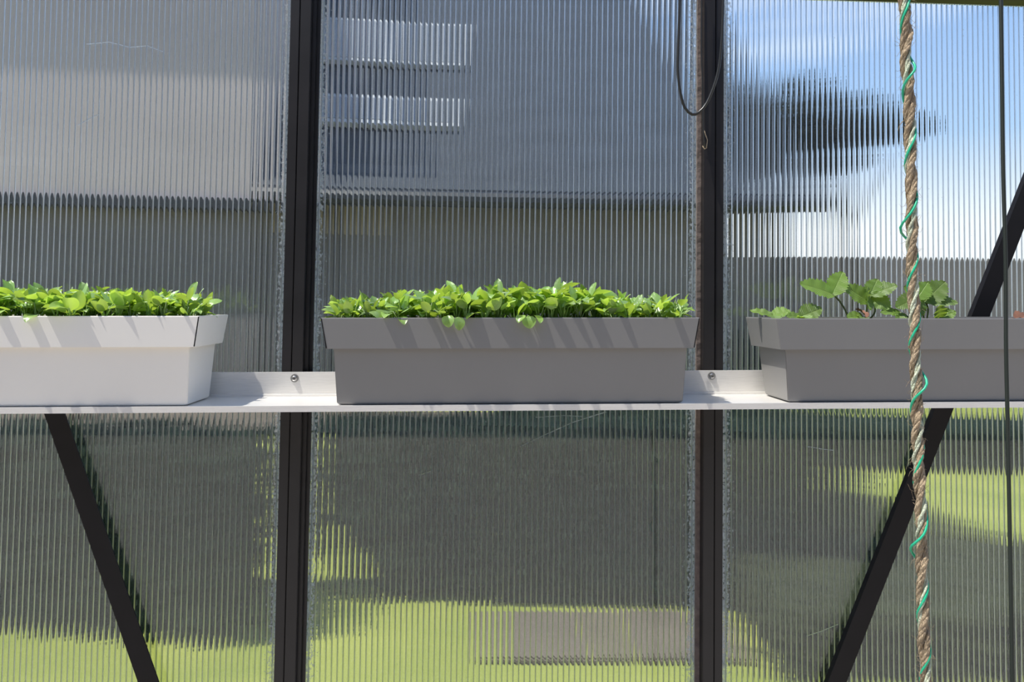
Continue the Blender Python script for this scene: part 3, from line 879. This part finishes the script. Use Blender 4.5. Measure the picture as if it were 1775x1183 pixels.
def shrub(label, x, y, r, h, mat='hedge', grp='shrubs before the fence', size=0.05):
    root = empty('round_shrub', (x, y, ZG)); tag(root, label, 'shrub', grp)
    rg = random.Random(int(x * 100))
    MB().tube([(0, 0, 0), (0.02, 0, h * 0.5)], [0.03, 0.015], 6).build('stem', M['bark'], root)
    def shp(q):
        d = Vector((q.gauss(0, 1), q.gauss(0, 1), q.gauss(0, 1))).normalized() * q.random() ** 0.4
        return (d.x * r, d.y * r * 0.8, 0.01 + abs(d.z) * h)
    foliage(2200, shp, size, rg, M[mat], 'leaves', root)
shrub('round dark shrub before the far fence, beside the glazing bar', 4.0, 9.6, 0.9, 0.75)
shrub('round dark shrub before the far fence, behind the strawberry leaves', 5.9, 9.8, 0.9, 0.6)
shrub('round dark shrub before the far fence, behind the right brace', 8.0, 9.7, 1.0, 0.65)

shrub('dark bushy shrub at the left end of the middle hedge, lawn before it', -0.25, 1.76, 0.26, 0.62, grp='shrubs by the hedges', size=0.03)
shrub('dark bushy shrub between the two middle hedges', -0.45, 2.22, 0.24, 0.50, grp='shrubs by the hedges', size=0.03)

# stone path pieces
for (x0, x1, y0, y1, lb) in ((0.02, 0.36, 1.10, 1.44, 'tan stone slab on the lawn at the foot of the middle hedge'), (0.38, 0.72, 1.10, 1.45, 'tan stone slab on the lawn nearer the right glazing bar')):
    o = MB().box(x0, x1, y0, y1, ZG, ZG + 0.02).build('paving_slab', M['paving'], bevel=0.006)
    tag(o, lb, 'paving slab', 'slabs on the lawn')
tag(MB().box(-9, 2.1, 5.0, 6.05, ZG, ZG + 0.03).build('terrace', M['paving']), 'tan paved terrace along the foot of the slate-roofed house', 'terrace')

# slate-roofed house
hs = empty('slate_roofed_house', (0, 6.5, ZG)); tag(hs, 'low brown house with a blue-grey slate roof behind the middle panel', 'house')
HZ = 1.10 - ZG
MB().box(-1.8, 2.75, 0.0, 8.6, 0.0, HZ).build('wall', M['brick'], hs)
rf = MB(); rf.prism_x([(-0.32, HZ), (4.5, HZ + 4.15), (9.3, HZ), (9.3, HZ + 0.12), (4.5, HZ + 4.27), (-0.32, HZ + 0.12)], -1.82, 2.95)
roof = rf.build('roof', M['slate'], hs)
MB().tube([(-1.82, -0.36, HZ + 0.02), (2.95, -0.36, HZ + 0.02)], 0.075, 10).build('gutter', M['gutter'], hs)
MB().box(-1.75, -1.25, -0.03, 0.0, HZ - 0.30, HZ - 0.02).build('timber_panel', M['tan'], hs)
MB().tube([(2.65, -0.06, 0.0), (2.65, -0.06, HZ)], 0.045, 8).build('downpipe', M['gutter'], hs)
sl = math.atan2(3.55, 4.12)
def skylight(x, t, wd, ht):
    r = MB().box(-wd / 2, wd / 2, -ht / 2, ht / 2, 0, 0.06).build('skylight', M['frame_white'], hs)
    r.location = (x, -0.32 + 4.12 * t, HZ + 0.14 + 3.55 * t); r.rotation_euler = (sl, 0, 0)
    p = MB().box(-wd / 2 + 0.08, wd / 2 - 0.08, -ht / 2 + 0.08, ht / 2 - 0.08, 0.06, 0.066).build('pane', M['glass_dark'], r)
skylight(-1.2, 0.624, 1.1, 1.37)
skylight(-1.1, 0.268, 1.0, 0.66)

# pale rendered house
ph = empty('pale_rendered_house', (-6.0, 6.3, ZG)); tag(ph, 'tall pale grey rendered house behind the left panel', 'house')
MB().box(-5.0, 4.15, -0.12, 8.0, HZ - 0.05, 4.7).build('upper_wall', M['render'], ph)
MB().box(-5.0, 4.15, 0.0, 8.0, 0, HZ - 0.05).build('lower_wall', M['brick'], ph)
MB().box(-5.0, 4.15, -0.18, -0.02, HZ - 0.12, HZ - 0.02).build('string_course', M['gutter'], ph)
MB().prism_x([(-0.4, 4.7), (4.0, 6.4), (8.4, 4.7)], -5.2, 4.15).build('roof', M['slate'], ph)
for x in (-3.4, -0.6):
    wf = MB().box(x - 0.6, x + 0.6, -0.16, -0.12, 2.8, 4.1).build('window', M['frame_white'], ph)
    for s in (-1, 1):
        MB().box(x + s * 0.29 - 0.24, x + s * 0.29 + 0.24, -0.168, -0.16, 2.88, 4.02).build('pane', M['glass_dark'], wf)

# unseen house added to cut sky reflections in the panels, with warm bounce
nh = empty('added_sky_blocker_house', (0, -6.0, ZG)); tag(nh, 'unseen brown brick house added to block sky reflections in the wall panels', 'house')
MB().box(-9, 9, -7.0, 0.0, 0, 4.2).build('wall', M['blocker_brick'], nh)
MB().prism_x([(0.4, 4.2), (-3.5, 6.4), (-7.4, 4.2)], -9.3, 9.3).build('roof', M['slate'], nh)
for x in (-4.5, -1.2, 3.2):
    wf = MB().box(x - 0.6, x + 0.6, 0.0, 0.05, 1.0, 2.3).build('window', M['frame_white'], nh)
    MB().box(x - 0.52, x + 0.52, 0.05, 0.056, 1.08, 2.22).build('pane', M['gutter'], wf)

# tree
tr = empty('dark_tree', (4.1, 8.4, ZG)); tag(tr, 'dark tree crown against the sky, left of the twisted rope', 'tree')
MB().tube([(0, 0, 0), (0.05, 0, 1.2), (-0.05, 0.05, 2.4), (0.1, 0, 3.2)], [0.12, 0.10, 0.07, 0.03], 8).build('trunk', M['bark'], tr, True)
for b in ((0.6, 0.1, 3.0), (-0.6, -0.1, 2.9), (0.2, 0.4, 3.6)):
    MB().tube([(0, 0, 2.0), (b[0] * 0.5, b[1] * 0.5, 2.55), b], [0.05, 0.035, 0.015], 6).build('branch', M['bark'], tr, True)
def crown(q):
    c, r = q.choice((((-0.5, 0, 3.40), (0.50, 0.5, 0.60)), ((0.0, 0, 3.36), (0.75, 0.5, 0.42)), ((0.45, 0, 3.30), (0.62, 0.4, 0.22)), ((-0.6, 0, 2.75), (0.42, 0.4, 0.50)), ((-0.25, 0, 2.9), (0.55, 0.4, 0.22))))
    d = Vector((q.gauss(0, 1), q.gauss(0, 1), q.gauss(0, 1))).normalized() * q.random() ** 0.35
    return (c[0] + d.x * r[0], c[1] + d.y * r[1], c[2] + d.z * r[2])
foliage(9000, crown, 0.055, random.Random(4), M['tree'], 'crown', tr)

# far fence
fn = empty('board_fence', (3.1, 11.0, ZG)); tag(fn, 'weathered grey board fence across the far side of the lawn', 'fence')
b0 = MB().box(0.0, 0.135, -0.012, 0.012, 0.03, 1.86).build('board', M['fence'], fn)
for i in range(1, 64):
    inst(b0, 'board', fn, (i * 0.145, (0.006 if i % 2 else 0.0), random.uniform(-0.02, 0.02)))
for z in (0.4, 1.5):
    MB().box(0, 9.3, 0.02, 0.06, z, z + 0.08).build('rail', M['fence'], fn)
for i in range(6):
    MB().box(i * 1.9, i * 1.9 + 0.09, 0.06, 0.15, 0, 1.84).build('post', M['fence'], fn)
